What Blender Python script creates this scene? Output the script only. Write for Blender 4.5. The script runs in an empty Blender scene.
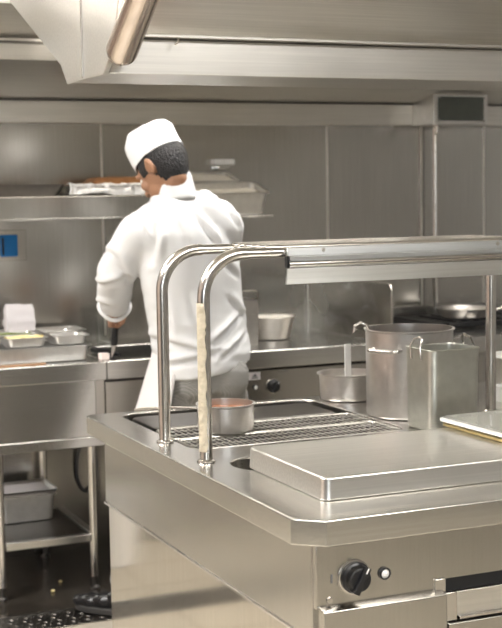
import bpy, bmesh, math, random
from mathutils import Vector, Matrix, noise
random.seed(7)
PI = math.pi
C = bpy.context.scene.collection
SC = bpy.context.scene

# ------------------------------------------------------------------ materials
def newmat(name):
    m = bpy.data.materials.new(name); m.use_nodes = True
    nt = m.node_tree
    return m, nt, nt.nodes['Principled BSDF']

def N(nt, kind, **kw):
    n = nt.nodes.new(kind)
    for k, v in kw.items():
        if k in n.inputs: n.inputs[k].default_value = v
        else: setattr(n, k, v)
    return n

def steel(name, col=(.60, .57, .52), rough=.3, axis='X', grain=.035, smudge=.12, metal=1.0, aniso=.0, tint=.09):
    m, nt, p = newmat(name)
    p.inputs['Metallic'].default_value = metal
    tc = N(nt, 'ShaderNodeTexCoord')
    mp = N(nt, 'ShaderNodeMapping')
    sc = {'X': (3, 160, 160), 'Y': (160, 3, 160), 'Z': (160, 160, 3), 'N': (40, 40, 40)}[axis]
    mp.inputs['Scale'].default_value = sc
    nt.links.new(tc.outputs['Object'], mp.inputs['Vector'])
    n1 = N(nt, 'ShaderNodeTexNoise', Scale=1.0, Detail=3.0)
    nt.links.new(mp.outputs['Vector'], n1.inputs['Vector'])
    n2 = N(nt, 'ShaderNodeTexNoise', Scale=3.5, Detail=2.0, Roughness=.5)
    nt.links.new(tc.outputs['Object'], n2.inputs['Vector'])
    mr = N(nt, 'ShaderNodeMapRange')
    mr.inputs['From Min'].default_value = .2; mr.inputs['From Max'].default_value = .8
    mr.inputs['To Min'].default_value = max(.04, rough - smudge); mr.inputs['To Max'].default_value = rough + smudge
    nt.links.new(n2.outputs['Fac'], mr.inputs['Value'])
    nt.links.new(mr.outputs['Result'], p.inputs['Roughness'])
    mx = N(nt, 'ShaderNodeMix', data_type='RGBA')
    mx.inputs['A'].default_value = (*[c * (1 - tint) for c in col], 1); mx.inputs['B'].default_value = (*[min(1, c * (1 + tint)) for c in col], 1)
    av = N(nt, 'ShaderNodeMath', operation='MULTIPLY_ADD'); av.inputs[1].default_value = 1.6; av.inputs[2].default_value = -.55
    nt.links.new(n1.outputs['Fac'], av.inputs[0])
    a2 = N(nt, 'ShaderNodeMath', operation='MULTIPLY_ADD'); a2.inputs[1].default_value = .75
    nt.links.new(n2.outputs['Fac'], a2.inputs[0]); nt.links.new(av.outputs[0], a2.inputs[2])
    a2.use_clamp = True
    nt.links.new(a2.outputs[0], mx.inputs['Factor'])
    nt.links.new(mx.outputs['Result'], p.inputs['Base Color'])
    if aniso:
        p.inputs['Anisotropic'].default_value = aniso
        tg = N(nt, 'ShaderNodeTangent', direction_type='RADIAL', axis='Z')
        nt.links.new(tg.outputs['Tangent'], p.inputs['Tangent'])
    if grain > .2:
        b = N(nt, 'ShaderNodeBump', Strength=grain, Distance=.01)
        nt.links.new(n1.outputs['Fac'], b.inputs['Height'])
        nt.links.new(b.outputs['Normal'], p.inputs['Normal'])
    return m

def plain(name, col, rough=.5, metal=0., bump=0., bscale=60., spec=.5, var=0., vscale=8., coat=0., trans=0., alpha=1., emit=0., sheen=0., ior=1.45):
    m, nt, p = newmat(name)
    p.inputs['Base Color'].default_value = (*col, 1); p.inputs['Roughness'].default_value = rough
    p.inputs['Metallic'].default_value = metal; p.inputs['Specular IOR Level'].default_value = spec
    p.inputs['Coat Weight'].default_value = coat; p.inputs['Transmission Weight'].default_value = trans
    p.inputs['Alpha'].default_value = alpha; p.inputs['Sheen Weight'].default_value = sheen; p.inputs['IOR'].default_value = ior
    if emit:
        p.inputs['Emission Color'].default_value = (*col, 1); p.inputs['Emission Strength'].default_value = emit
    tc = N(nt, 'ShaderNodeTexCoord')
    if var:
        n = N(nt, 'ShaderNodeTexNoise', Scale=vscale, Detail=4.0)
        nt.links.new(tc.outputs['Object'], n.inputs['Vector'])
        mx = N(nt, 'ShaderNodeMix', data_type='RGBA')
        mx.inputs['A'].default_value = (*[c * (1 - var) for c in col], 1); mx.inputs['B'].default_value = (*[min(1, c * (1 + var)) for c in col], 1)
        nt.links.new(n.outputs['Fac'], mx.inputs['Factor']); nt.links.new(mx.outputs['Result'], p.inputs['Base Color'])
    if bump:
        n = N(nt, 'ShaderNodeTexNoise', Scale=bscale, Detail=3.0)
        nt.links.new(tc.outputs['Object'], n.inputs['Vector'])
        b = N(nt, 'ShaderNodeBump', Strength=bump, Distance=.01)
        nt.links.new(n.outputs['Fac'], b.inputs['Height']); nt.links.new(b.outputs['Normal'], p.inputs['Normal'])
    return m

def tiles(name, col, grout, size=.2, rough=.35, mortar=.004, var=.1):
    m, nt, p = newmat(name)
    tc = N(nt, 'ShaderNodeTexCoord')
    br = N(nt, 'ShaderNodeTexBrick')
    br.offset = 0.0; br.squash = 1.0
    br.inputs['Scale'].default_value = 1.0; br.inputs['Brick Width'].default_value = size; br.inputs['Row Height'].default_value = size
    br.inputs['Mortar Size'].default_value = mortar; br.inputs['Mortar'].default_value = (*grout, 1)
    br.inputs['Color1'].default_value = (*[c * (1 - var) for c in col], 1); br.inputs['Color2'].default_value = (*[c * (1 + var) for c in col], 1)
    nt.links.new(tc.outputs['Object'], br.inputs['Vector'])
    nt.links.new(br.outputs['Color'], p.inputs['Base Color'])
    p.inputs['Roughness'].default_value = rough
    return m

def checks(name, a, b, scale, rough=.9):
    m, nt, p = newmat(name)
    tc = N(nt, 'ShaderNodeTexCoord')
    ck = N(nt, 'ShaderNodeTexChecker', Scale=scale)
    ck.inputs['Color1'].default_value = (*a, 1); ck.inputs['Color2'].default_value = (*b, 1)
    nt.links.new(tc.outputs['Object'], ck.inputs['Vector'])
    nt.links.new(ck.outputs['Color'], p.inputs['Base Color'])
    p.inputs['Roughness'].default_value = rough
    return m

S_TOP = steel('brushed_steel_top', (.62, .61, .585), .245, 'X', .03, .02)
S_TOPD = steel('brushed_steel_island', (.66, .645, .61), .235, 'X', .03, .03, tint=.1)
S_PANEL = steel('brushed_steel_panel', (.51, .49, .455), .22, 'Z', .03, .035, tint=.04)
S_MIRROR = steel('polished_steel_panel', (.52, .485, .43), .09, 'Z', .006, .03)
S_WALL = steel('wall_steel', (.52, .505, .475), .22, 'Z', .03, .04)
S_HOOD = steel('hood_steel', (.69, .67, .63), .34, 'X', .02, .05)
S_POT = steel('pot_steel', (.64, .615, .59), .32, 'N', .0, .02, aniso=.6)
S_PIPE = steel('tube_steel', (.66, .635, .60), .18, 'N', .0, .04)
S_LID = steel('cover_steel', (.80, .785, .75), .31, 'X', .02, .03)
S_GN = steel('matte_tin', (.58, .58, .53), .36, 'N', .01, .06)
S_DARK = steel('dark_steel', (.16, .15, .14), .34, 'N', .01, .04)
S_PAN = steel('worn_pan_steel', (.72, .71, .69), .36, 'N', .0, .06)
S_WIRE = steel('wire_steel', (.56, .54, .50), .34, 'N', .0, .04)
S_HOUS = steel('housing_aluminium', (.70, .72, .73), .36, 'X', .03, .05)
M_COPPER = plain('copper_brown_sauce', (.40, .15, .06), .22, .0, .1, 40, var=.25)
M_BLACK = plain('black_plastic', (.012, .012, .013), .3)
M_VOID = plain('dark_inside', (.006, .006, .006), .8)
M_WHITEP = plain('white_plastic', (.85, .84, .82), .35)
M_CLOTH = plain('white_cotton', (.67, .67, .67), .9, bump=.12, bscale=300, sheen=.1)
M_APRON = plain('white_apron_cotton', (.70, .675, .66), .9, bump=.15, bscale=220, sheen=.1)
M_HAT = plain('white_hat_cotton', (.74, .74, .75), .9, bump=.1, bscale=320)
M_TROUSER = checks('grey_check_cloth', (.36, .35, .33), (.17, .165, .155), 230)
M_SKIN = plain('warm_brown_skin', (.33, .175, .105), .5, bump=.05, bscale=200, var=.1, vscale=30)
M_HAIR = plain('black_hair', (.014, .013, .014), .42, bump=.9, bscale=170, var=.4, vscale=90)
M_SHOE = plain('black_shoe_leather', (.012, .012, .013), .25)
M_SOLE = plain('dark_rubber_sole', (.04, .038, .036), .6)
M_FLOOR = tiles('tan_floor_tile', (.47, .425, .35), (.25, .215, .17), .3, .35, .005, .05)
M_DARKFLOOR = tiles('shaded_floor_tile', (.032, .027, .022), (.018, .015, .012), .3, .22, .006, .2)  # shade under the counters put into the tile colour; the channel shares it
M_CEIL = plain('white_ceiling', (.80, .78, .74), .8)
M_WALLT = tiles('cream_wall_tile', (.5, .49, .475), (.36, .35, .34), .2, .3, .004, .04)
M_LIGHT = plain('added_lamp_diffuser', (1.0, .975, .94), .5, emit=14.)
M_LIGHT2 = plain('added_aisle_lamp_diffuser', (1.0, .975, .94), .5, emit=27.)
M_LAMP = plain('added_hood_lamp_glass', (1.0, .93, .82), .5, emit=7.)
M_YELLOW = plain('yellow_food', (.78, .64, .30), .6, bump=.8, bscale=60, var=.2, vscale=70)
M_GREEN = plain('green_food', (.18, .22, .06), .6, bump=.8, bscale=60, var=.3, vscale=70)
M_PALE = plain('pale_food', (.78, .74, .66), .6, bump=.8, bscale=70, var=.12, vscale=70)
M_BROWN = plain('brown_roast', (.36, .17, .07), .5, bump=.6, bscale=40, var=.25, vscale=40)
M_WOOD = plain('wood_board', (.34, .2, .11), .55, bump=.1, bscale=40, var=.2, vscale=30)
M_BLUE = plain('blue_plastic', (.0, .15, .45), .3)
M_TAPE = plain('yellowed_tape', (.52, .46, .35), .6, bump=.8, bscale=60, var=.3, vscale=70)
M_GLASS = plain('clear_glass', (.95, .97, .96), .03, trans=1., ior=1.45)
M_POLY = plain('clear_lid_plastic', (.88, .88, .82), .12, trans=.75, ior=1.3)
M_PAPER = plain('white_paper', (.62, .59, .60), .8, var=.08, vscale=20)
M_FOIL = steel('crumpled_foil', (.92, .92, .92), .36, 'N', .6, .05, metal=.55)
M_RIMGOLD = plain('brass_edge', (.62, .5, .24), .35, .9)
M_GREY = plain('grey_rubber', (.12, .12, .12), .6)

# ------------------------------------------------------------------ helpers
def wloc(o):
    v = Vector((0, 0, 0))
    while o is not None:
        v += o.location; o = o.parent
    return v

class MB:
    def __init__(s): s.b = bmesh.new()
    def box(s, lo, hi, rot=None, pivot=None):
        r = bmesh.ops.create_cube(s.b, size=1.0)['verts']
        lo = Vector(lo); hi = Vector(hi); c = (lo + hi) / 2; d = hi - lo
        for v in r:
            v.co = Vector((v.co.x * d.x, v.co.y * d.y, v.co.z * d.z)) + c
        if rot is not None:
            pv = Vector(pivot) if pivot is not None else c
            for v in r: v.co = rot @ (v.co - pv) + pv
        return s
    def cyl(s, p0, p1, r0, r1=None, seg=24, caps=True):
        p0 = Vector(p0); p1 = Vector(p1); r1 = r0 if r1 is None else r1
        d = p1 - p0; q = d.to_track_quat('Z', 'Y').to_matrix()
        A = []; B = []
        for i in range(seg):
            a = 2 * PI * i / seg; u = Vector((math.cos(a), math.sin(a), 0))
            A.append(s.b.verts.new(p0 + q @ (u * r0))); B.append(s.b.verts.new(p1 + q @ (u * r1)))
        for i in range(seg):
            j = (i + 1) % seg; s.b.faces.new((A[i], A[j], B[j], B[i]))
        if caps: s.b.faces.new(A[::-1]); s.b.faces.new(B)
        return s
    def tube(s, pts, r, seg=12, closed=False, caps=True):
        pts = [Vector(p) for p in pts]; n = len(pts); rings = []
        rr = r if isinstance(r, (list, tuple)) else [r] * n
        up = None
        for i, p in enumerate(pts):
            if closed: t = pts[(i + 1) % n] - pts[i - 1]
            else: t = (pts[min(i + 1, n - 1)] - pts[max(i - 1, 0)])
            t.normalize()
            if up is None:
                up = Vector((0, 0, 1)) if abs(t.z) < .9 else Vector((1, 0, 0))
            up = (up - t * up.dot(t))
            if up.length < 1e-6: up = t.orthogonal()
            up.normalize(); w = t.cross(up)
            rings.append([s.b.verts.new(p + (up * math.cos(2 * PI * k / seg) + w * math.sin(2 * PI * k / seg)) * rr[i]) for k in range(seg)])
        m = n if closed else n - 1
        for i in range(m):
            a = rings[i]; b = rings[(i + 1) % n]
            for k in range(seg):
                l = (k + 1) % seg; s.b.faces.new((a[k], a[l], b[l], b[k]))
        if caps and not closed:
            s.b.faces.new(rings[0][::-1]); s.b.faces.new(rings[-1])
        return s
    def lathe(s, prof, c=(0, 0, 0), seg=40, mat=None):
        c = Vector(c); rings = []
        for r, z in prof:
            if r < 1e-6:
                rings.append([s.b.verts.new(c + Vector((0, 0, z)))])
            else:
                rings.append([s.b.verts.new(c + Vector((r * math.cos(2 * PI * k / seg), r * math.sin(2 * PI * k / seg), z))) for k in range(seg)])
        for a, b in zip(rings, rings[1:]):
            for k in range(seg):
                l = (k + 1) % seg
                if len(a) == 1 and len(b) == 1: continue
                if len(a) == 1: s.b.faces.new((a[0], b[l], b[k]))
                elif len(b) == 1: s.b.faces.new((a[k], a[l], b[0]))
                else: s.b.faces.new((a[k], a[l], b[l], b[k]))
        return s
    def prism(s, poly, axis, lo, hi):
        A = []; B = []
        for u, v in poly:
            for L, t in ((A, lo), (B, hi)):
                co = {'X': (t, u, v), 'Y': (u, t, v), 'Z': (u, v, t)}[axis]
                L.append(s.b.verts.new(co))
        n = len(poly)
        for i in range(n):
            j = (i + 1) % n; s.b.faces.new((A[i], A[j], B[j], B[i]))
        s.b.faces.new(A[::-1]); s.b.faces.new(B)
        return s
    def rrect(s, cx, cy, prof, seg=6, cap0=True, cap1=True, rot=0.):
        rings = []
        cr, sr = math.cos(rot), math.sin(rot)
        for z, hx, hy, r in prof:
            ring = []
            for qx, qy, a0 in ((1, 1, 0), (-1, 1, PI / 2), (-1, -1, PI), (1, -1, 1.5 * PI)):
                for k in range(seg + 1):
                    a = a0 + PI / 2 * k / seg
                    x = qx * (hx - r) + r * math.cos(a); y = qy * (hy - r) + r * math.sin(a)
                    ring.append(s.b.verts.new((cx + x * cr - y * sr, cy + x * sr + y * cr, z)))
            rings.append(ring)
        n = len(rings[0])
        for a, b in zip(rings, rings[1:]):
            for k in range(n):
                l = (k + 1) % n; s.b.faces.new((a[k], a[l], b[l], b[k]))
        if cap0: s.b.faces.new(rings[0][::-1])
        if cap1: s.b.faces.new(rings[-1])
        return s
    def ball(s, c, r, u=20, v=12, rot=None):
        vs = bmesh.ops.create_uvsphere(s.b, u_segments=u, v_segments=v, radius=1.0)['verts']
        r = Vector((r, r, r)) if not isinstance(r, (tuple, list, Vector)) else Vector(r)
        for w in vs:
            p = Vector((w.co.x * r.x, w.co.y * r.y, w.co.z * r.z))
            if rot is not None: p = rot @ p
            w.co = p + Vector(c)
        return s
    def capsule(s, p0, p1, r0, r1, n=8):
        p0 = Vector(p0); p1 = Vector(p1)
        s.ball(p0, r0, 16, 10); s.ball(p1, r1, 16, 10); s.cyl(p0, p1, r0, r1, 16)
        return s
    def build(s, name, mat, parent=None, bevel=0., segs=2, angle=38, base=None, smooth=True):
        bmesh.ops.recalc_face_normals(s.b, faces=s.b.faces)
        me = bpy.data.meshes.new(name); s.b.to_mesh(me); s.b.free()
        o = bpy.data.objects.new(name, me); C.objects.link(o)
        org = Vector(base) if base is not None else (wloc(parent) if parent is not None else Vector((0, 0, 0)))
        me.transform(Matrix.Translation(-org))
        if parent is not None: o.parent = parent
        elif base is not None: o.location = org
        if mat: me.materials.append(mat)
        if smooth:
            me.shade_smooth(); me.set_sharp_from_angle(angle=math.radians(angle))
        if bevel:
            md = o.modifiers.new('edge', 'BEVEL'); md.width = bevel; md.segments = segs; md.limit_method = 'ANGLE'; md.angle_limit = math.radians(40)
        if smooth and len(me.polygons) < 4000 and name not in ('drain_slot', 'hotplate_well', 'sink_well'):
            wn_ = o.modifiers.new('normals', 'WEIGHTED_NORMAL'); wn_.keep_sharp = True
        return o


def tag(o, label=None, cat=None, group=None, kind=None):
    if label: o['label'] = label
    if cat: o['category'] = cat
    if group: o['group'] = group
    if kind: o['kind'] = kind
    return o
def thing(name, loc, label, cat, group=None):
    o = bpy.data.objects.new(name, None); C.objects.link(o); o.location = loc; o.empty_display_size = .05
    return tag(o, label, cat, group)
def struct(o): o['kind'] = 'structure'; return o
def copy_tree(o, parent=None):
    c = o.copy(); C.objects.link(c)
    if parent is not None: c.parent = parent
    for ch in list(o.children): copy_tree(ch, c)
    return c
def bake(o):
    bpy.context.view_layer.update()
    dg = bpy.context.evaluated_depsgraph_get()
    me = bpy.data.meshes.new_from_object(o.evaluated_get(dg))
    old = o.data; o.modifiers.clear(); o.data = me
    return o
def remesh(o, vox, smooth=6, fac=.5):
    m = o.modifiers.new('r', 'REMESH'); m.mode = 'VOXEL'; m.voxel_size = vox
    if smooth:
        k = o.modifiers.new('s', 'SMOOTH'); k.factor = fac; k.iterations = smooth
    bake(o); o.data.shade_smooth()
    return o
def arc(c, r, a0, a1, n, plane='XZ'):
    out = []
    for i in range(n + 1):
        a = a0 + (a1 - a0) * i / n; u, v = r * math.cos(a), r * math.sin(a)
        out.append(Vector(c) + (Vector((u, 0, v)) if plane == 'XZ' else Vector((u, v, 0)) if plane == 'XY' else Vector((0, u, v))))
    return out
def rr2(x0, x1, y0, y1, r, n=6):
    pts = []
    for cx, cy, a0 in ((x1 - r, y1 - r, 0), (x0 + r, y1 - r, PI / 2), (x0 + r, y0 + r, PI), (x1 - r, y0 + r, 1.5 * PI)):
        for k in range(n + 1):
            a = a0 + PI / 2 * k / n; pts.append((cx + r * math.cos(a), cy + r * math.sin(a)))
    return pts
def plate(name, outer, holes, z0, z1, mat, parent, bevel=.003):
    """a flat plate with holes, rounded edges"""
    cu = bpy.data.curves.new(name, 'CURVE'); cu.dimensions = '2D'; cu.fill_mode = 'BOTH'
    cu.extrude = (z1 - z0) / 2 - bevel; cu.bevel_depth = bevel; cu.bevel_resolution = 2; cu.offset = -bevel
    for lp in [outer] + holes:
        sp = cu.splines.new('POLY'); sp.points.add(len(lp) - 1); sp.use_cyclic_u = True
        for q, (x, y) in zip(sp.points, lp): q.co = (x, y, 0, 1)
    t = bpy.data.objects.new(name + '_t', cu); C.objects.link(t)
    bpy.context.view_layer.update()
    me = bpy.data.meshes.new_from_object(t.evaluated_get(bpy.context.evaluated_depsgraph_get()))
    bpy.data.objects.remove(t); bpy.data.curves.remove(cu)
    me.name = name
    org = wloc(parent) if parent is not None else Vector((0, 0, 0))
    me.transform(Matrix.Translation(Vector((0, 0, (z0 + z1) / 2)) - org))
    me.materials.clear(); me.materials.append(mat)
    me.shade_smooth(); me.set_sharp_from_angle(angle=math.radians(30))
    o = bpy.data.objects.new(name, me); C.objects.link(o)
    wn_ = o.modifiers.new('normals', 'WEIGHTED_NORMAL'); wn_.keep_sharp = True
    if parent is not None: o.parent = parent
    return o

# ------------------------------------------------------------------ setting
XL, XR, YF, YB, ZC = -2.4, 4.6, -2.6, 5.438, 2.75
struct(MB().box((XL, YF, -.05), (XR, 4.47, 0)).build('floor', M_FLOOR))
struct(MB().box((.93, 4.67, -.05), (XR, YB, 0)).build('floor_shaded', M_DARKFLOOR))  # floor under the back counters, coloured dark to carry their shade
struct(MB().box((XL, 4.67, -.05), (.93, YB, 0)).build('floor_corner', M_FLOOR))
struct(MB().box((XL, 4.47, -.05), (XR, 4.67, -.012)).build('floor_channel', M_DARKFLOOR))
struct(MB().box((XL, YF, ZC), (XR, YB, ZC + .05)).build('ceiling', M_CEIL))
struct(MB().box((XL - .05, YF, 0), (XL, YB, ZC)).build('wall_left', tiles('salmon_wall_tile', (.60, .46, .40), (.44, .36, .32), .2, .3, .004, .03)))
struct(MB().box((XR, YF, 0), (XR + .05, YB, ZC)).build('wall_right', M_WALLT))
struct(MB().box((XL, YF - .05, 0), (XR, YF, ZC)).build('wall_front', tiles('white_wall_tile', (.7, .69, .67), (.5, .49, .47), .2, .3, .004, .03)))
wb = MB()
seams = [XL, -.4, .65, 1.705, 2.75, 3.235, 3.572, XR]
for a, b in zip(seams, seams[1:]):
    wb.box((a + .001, YB, .0), (b - .001, YB + .05, ZC))
struct(wb.build('wall_back', S_WALL, smooth=False))
for i, x in enumerate(seams[1:-1]):
    struct(MB().box((x - .005, YB - .0035, .9), (x + .005, YB, 1.9)).build('trim_%d' % (i + 1), S_HOOD, bevel=.0015))

wn = MB()
for lo, hi in (((-1.6, YF, .95), (-1.52, YF + .04, 2.35)), ((.12, YF, .95), (.2, YF + .04, 2.35)), ((-1.52, YF, .95), (.12, YF + .04, 1.03)), ((-1.52, YF, 2.27), (.12, YF + .04, 2.35)), ((-.73, YF, 1.03), (-.67, YF + .03, 2.27))): wn.box(lo, hi)
struct(wn.build('added_window_1', M_WHITEP, bevel=.004))  # frame of an added, unseen window around the glowing pane
struct(MB().box((-1.52, YF, 1.03), (.12, YF + .01, 2.27)).build('added_window_pane', plain('added_glow_pane', (.86, .93, 1.0), .5, emit=5.)))  # unseen glowing pane added to give the steel a bright reflection
struct(MB().box((1.1, YF, 0), (2.1, YF + .05, 2.1)).build('added_door_1', plain('added_dark_door', (.05, .05, .055), .4), bevel=.004))  # unseen dark door added for contrast in the steel reflections
tag(MB().box((XL + .03, YF + .3, 0.001), (XL + .6, 1.6, 1.9)).build('added_cabinet', plain('added_dark_cabinet', (.07, .07, .07), .35), base=(XL + .3, -.35, 0), bevel=.01), 'unseen tall dark cabinet added for reflections, against the left wall behind the viewer', 'cabinet')  # out of view, added so the steel has something dark to reflect
# ------------------------------------------------------------------ ceiling lamps, added out of view to light the room
def added_ceiling_light(x, y, sx, sy, label, strength=None):
    t = thing('added_ceiling_light', (x, y, ZC), label, 'added ceiling light')
    f = MB()
    for lo, hi in (((x - sx, y - sy, ZC - .05), (x + sx, y - sy + .03, ZC)), ((x - sx, y + sy - .03, ZC - .05), (x + sx, y + sy, ZC)),
                   ((x - sx, y - sy + .03, ZC - .05), (x - sx + .03, y + sy - .03, ZC)), ((x + sx - .03, y - sy + .03, ZC - .05), (x + sx, y + sy - .03, ZC))):
        f.box(lo, hi)
    f.build('frame', M_WHITEP, t)
    MB().box((x - sx + .03, y - sy + .03, ZC - .04), (x + sx - .03, y + sy - .03, ZC - .03)).build('diffuser', M_LIGHT2 if strength else M_LIGHT, t)
added_ceiling_light(.1, .7, .75, .5, 'added square ceiling lamp panel behind the viewer on the left')
added_ceiling_light(1.9, .7, .75, .5, 'added square ceiling lamp panel behind the viewer on the right')
added_ceiling_light(-.9, 3.2, .4, .9, 'added long ceiling lamp panel over the left aisle', 1)
added_ceiling_light(.2, 4.15, .55, .25, 'added narrow ceiling lamp panel over the prep aisle', 1)
added_ceiling_light(2.4, 4.2, .9, .2, 'added narrow ceiling lamp panel between the two hoods', 1)

# ------------------------------------------------------------------ island
isl = thing('cooking_island', (1.9, 2.93, 0), 'large stainless steel cooking island with chamfered worktop in the foreground', 'cooking island')
outer = [(1.122, 2.235), (2.75, 2.235), (2.75, 3.625), (1.085, 3.625), (1.069, 3.608), (1.069, 2.281)]
well = rr2(1.155, 1.745, 3.0, 3.585, .05)
slot = rr2(1.165, 1.95, 2.7, 2.86, .075)
top = plate('worktop', outer, [well, slot], .828, .88, S_TOPD, isl, .004)
wt = MB()
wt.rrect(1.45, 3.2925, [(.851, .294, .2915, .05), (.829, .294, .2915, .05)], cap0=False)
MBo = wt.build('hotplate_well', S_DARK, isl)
wt = MB(); wt.rrect(1.5575, 2.78, [(.851, .3915, .079, .074), (.832, .3915, .079, .074)], cap0=False); wt.build('drain_slot', S_PANEL, isl)
# carcass: upper side panel, lower mirror side panel, front
MB().box((1.116, 2.29, .632), (1.13, 3.60, .828)).build('side_panel', S_PANEL, isl, .002)
MB().box((1.112, 2.29, .628), (1.118, 3.605, .634)).build('panel_flange', S_PIPE, isl, .001)
MB().box((1.122, 2.29, .09), (1.132, 3.59, .628)).build('lower_side_panel', S_MIRROR, isl, .001)
MB().box((1.132, 2.305, .09), (2.7, 3.59, .825)).build('carcass', S_PANEL, isl)
MB().box((1.15, 2.36, 0), (2.65, 3.5, .09)).build('plinth', S_DARK, isl)
YFf = 2.275
f = MB()
f.box((1.118, YFf, .697), (2.7, 2.30, .828)); f.build('control_fascia', S_PANEL, isl, .002)
f = MB()
f.prism([(YFf - .022, .697), (YFf - .022, .12), (2.305, .12), (2.305, .703), (YFf, .703)], 'X', 1.124, 1.396)
f.build('front_door', S_PANEL, isl, .002)
f = MB()
f.box((1.400, YFf - .022, .12), (2.1, 2.305, .636)).build('drawer_front', S_PANEL, isl, .002)
f = MB()
f.box((1.398, YFf - .004, .690), (1.404, 2.305, .724)); f.box((1.378, YFf - .005, .697), (1.402, YFf + .01, .724)); f.box((1.398, YFf - .012, .638), (1.425, YFf, .696)); f.build('handle_bracket', S_PIPE, isl, .0015)
MB().box((1.404, YFf - .001, .696), (1.62, YFf + .003, .722)).build('handle_slot', M_VOID, isl)
MB().box((1.425, YFf - .006, .645), (1.62, YFf + .002, .694)).build('handle_plate', S_LID, isl, .001)
MB().box((1.43, YFf - .014, .639), (1.62, YFf - .002, .645)).build('handle_lip', S_PIPE, isl, .001)
MB().box((1.62, YFf - .012, .638), (1.645, YFf, .724)).build('handle_bracket', S_PIPE, isl, .0015)
def knobset(parent, x, y, z, r, sc=1.0):
    R = Matrix.Rotation(PI / 2, 3, 'X')      # local z -> -y
    def rot(mb):
        for v in mb.b.verts: v.co = R @ v.co + Vector((x, y, z))
        return mb
    rot(MB().lathe([(0, .0), (r * 1.12, .0), (r * 1.12, .003), (r * .98, .004), (0, .004)])).build('knob_bezel', S_PIPE, parent)
    k = MB().lathe([(0, .004), (r, .004), (r, .010), (r * .82, .014), (r * .78, .024), (r * .70, .028), (0, .028)])
    k.box((-r * .22, -r * .9, .02), (r * .22, r * .9, .036), Matrix.Rotation(-.5, 3, 'Z'), (0, 0, .03))
    kb = rot(k).build('knob', M_BLACK, parent, .0015)
    kb['label'] = 'black control knob'
    rot(MB().box((-r * .05, r * .5, .0362), (r * .05, r * .88, .0368), Matrix.Rotation(-.5, 3, 'Z'), (0, 0, .03))).build('pointer_mark', M_WHITEP, kb)
def button(parent, x, y, z, r):
    R = Matrix.Rotation(PI / 2, 3, 'X')
    a = MB().lathe([(r * .75, 0), (r, 0), (r, .005), (r * .8, .008), (r * .72, .004), (r * .72, 0)])
    for v in a.b.verts: v.co = R @ v.co + Vector((x, y, z))
    b = a.build('button_ring', M_BLACK, parent)
    a = MB().lathe([(0, 0), (r * .72, 0), (r * .72, .004), (r * .4, .007), (0, .008)])
    for v in a.b.verts: v.co = R @ v.co + Vector((x, y, z))
    a.build('button', M_WHITEP, parent)
knobset(isl, 1.200, YFf, .752, .031)
button(isl, 1.266, YFf, .751, .0125)
R90 = Matrix.Rotation(PI / 2, 3, 'X')
a = MB().lathe([(0, 0), (.007, 0), (.006, .003), (0, .0035)])
for v in a.b.verts: v.co = R90 @ v.co + Vector((1.146, YFf, .713))
a.build('screw', S_PIPE, isl)
MB().box((1.149, YFf - .0006, .746), (1.153, YFf, .763)).build('scale_mark', M_GREY, isl)

# steam over the small pot
m, nt, pb_ = newmat('steam'); nt.nodes.remove(pb_)
pv = N(nt, 'ShaderNodeVolumePrincipled', Density=0.); pv.inputs['Color'].default_value = (.95, .95, .95, 1)
tcx = N(nt, 'ShaderNodeTexCoord'); nz = N(nt, 'ShaderNodeTexNoise', Scale=14., Detail=3., Distortion=1.2); nt.links.new(tcx.outputs['Object'], nz.inputs['Vector'])
mrx = N(nt, 'ShaderNodeMapRange'); mrx.inputs['From Min'].default_value = .52; mrx.inputs['From Max'].default_value = .78; mrx.inputs['To Max'].default_value = 3.2
nt.links.new(nz.outputs['Fac'], mrx.inputs['Value']); nt.links.new(mrx.outputs['Result'], pv.inputs['Density'])
nt.links.new(pv.outputs['Volume'], nt.nodes['Material Output'].inputs['Volume'])
stm = MB().ball((1.86, 3.53, 1.115), (.085, .06, .13), 24, 16).build('steam', m, base=(1.86, 3.53, .98))
tag(stm, 'faint wisps of steam rising above the small pot', 'steam', kind='stuff')
# griddle cover
cov = thing('griddle_cover', (1.55, 2.565, .88), 'low stainless steel box cover lying over the griddle on the island front', 'griddle cover')
MB().rrect(1.573, 2.563, [(.8805, .389, .192, .020), (.9275, .386, .189, .018)], seg=6).build('cover_shell', S_LID, cov, bevel=.0035)

# wire racks
def wire_rack(x0, x1, y0, y1, label, z=.8745, skip=None):
    t = thing('wire_rack', ((x0 + x1) / 2, (y0 + y1) / 2, .852), label, 'wire rack', 'wire racks in the island well')
    f = MB(); q = [(x, y, z) for x, y in rr2(x0, x1, y0, y1, .012, 3)]
    f.tube(q, .0035, 8, closed=True)
    for x in (x0 + .02, x1 - .02):
        for y in (y0 + .01, y1 - .01): f.cyl((x, y, .852), (x, y, z), .003, seg=8)
    f.build('rack_frame', S_WIRE, t)
    n = int((x1 - x0) / .0165); w = MB()
    for i in range(1, n):
        x = x0 + (x1 - x0) * i / n
        w.cyl((x, y0, z), (x, y1, z), .0014, seg=6)
    w.build('wires', S_WIRE, t)
    r = MB()
    for i in range(1, 3):
        y = y0 + (y1 - y0) * i / 3
        pts = []
        m = n * 4
        for k in range(m + 1):
            x = x0 + (x1 - x0) * k / m
            pts.append((x, y, z + .0025 + .0016 * math.sin(2 * PI * k / 4)))
        r.tube(pts, .0019, 6)
    r.build('cross_wires', S_LID, t)
    return t
wire_rack(1.17, 1.735, 3.02, 3.165, 'wire rack at the front of the hot plate well')
wire_rack(1.17, 1.735, 3.175, 3.32, 'wire rack behind the first one in the hot plate well')
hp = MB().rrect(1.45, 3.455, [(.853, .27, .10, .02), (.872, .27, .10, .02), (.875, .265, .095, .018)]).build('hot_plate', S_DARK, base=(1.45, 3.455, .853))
tag(hp, 'dark flat hot plate in the well behind the wire racks', 'hot plate')

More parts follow.
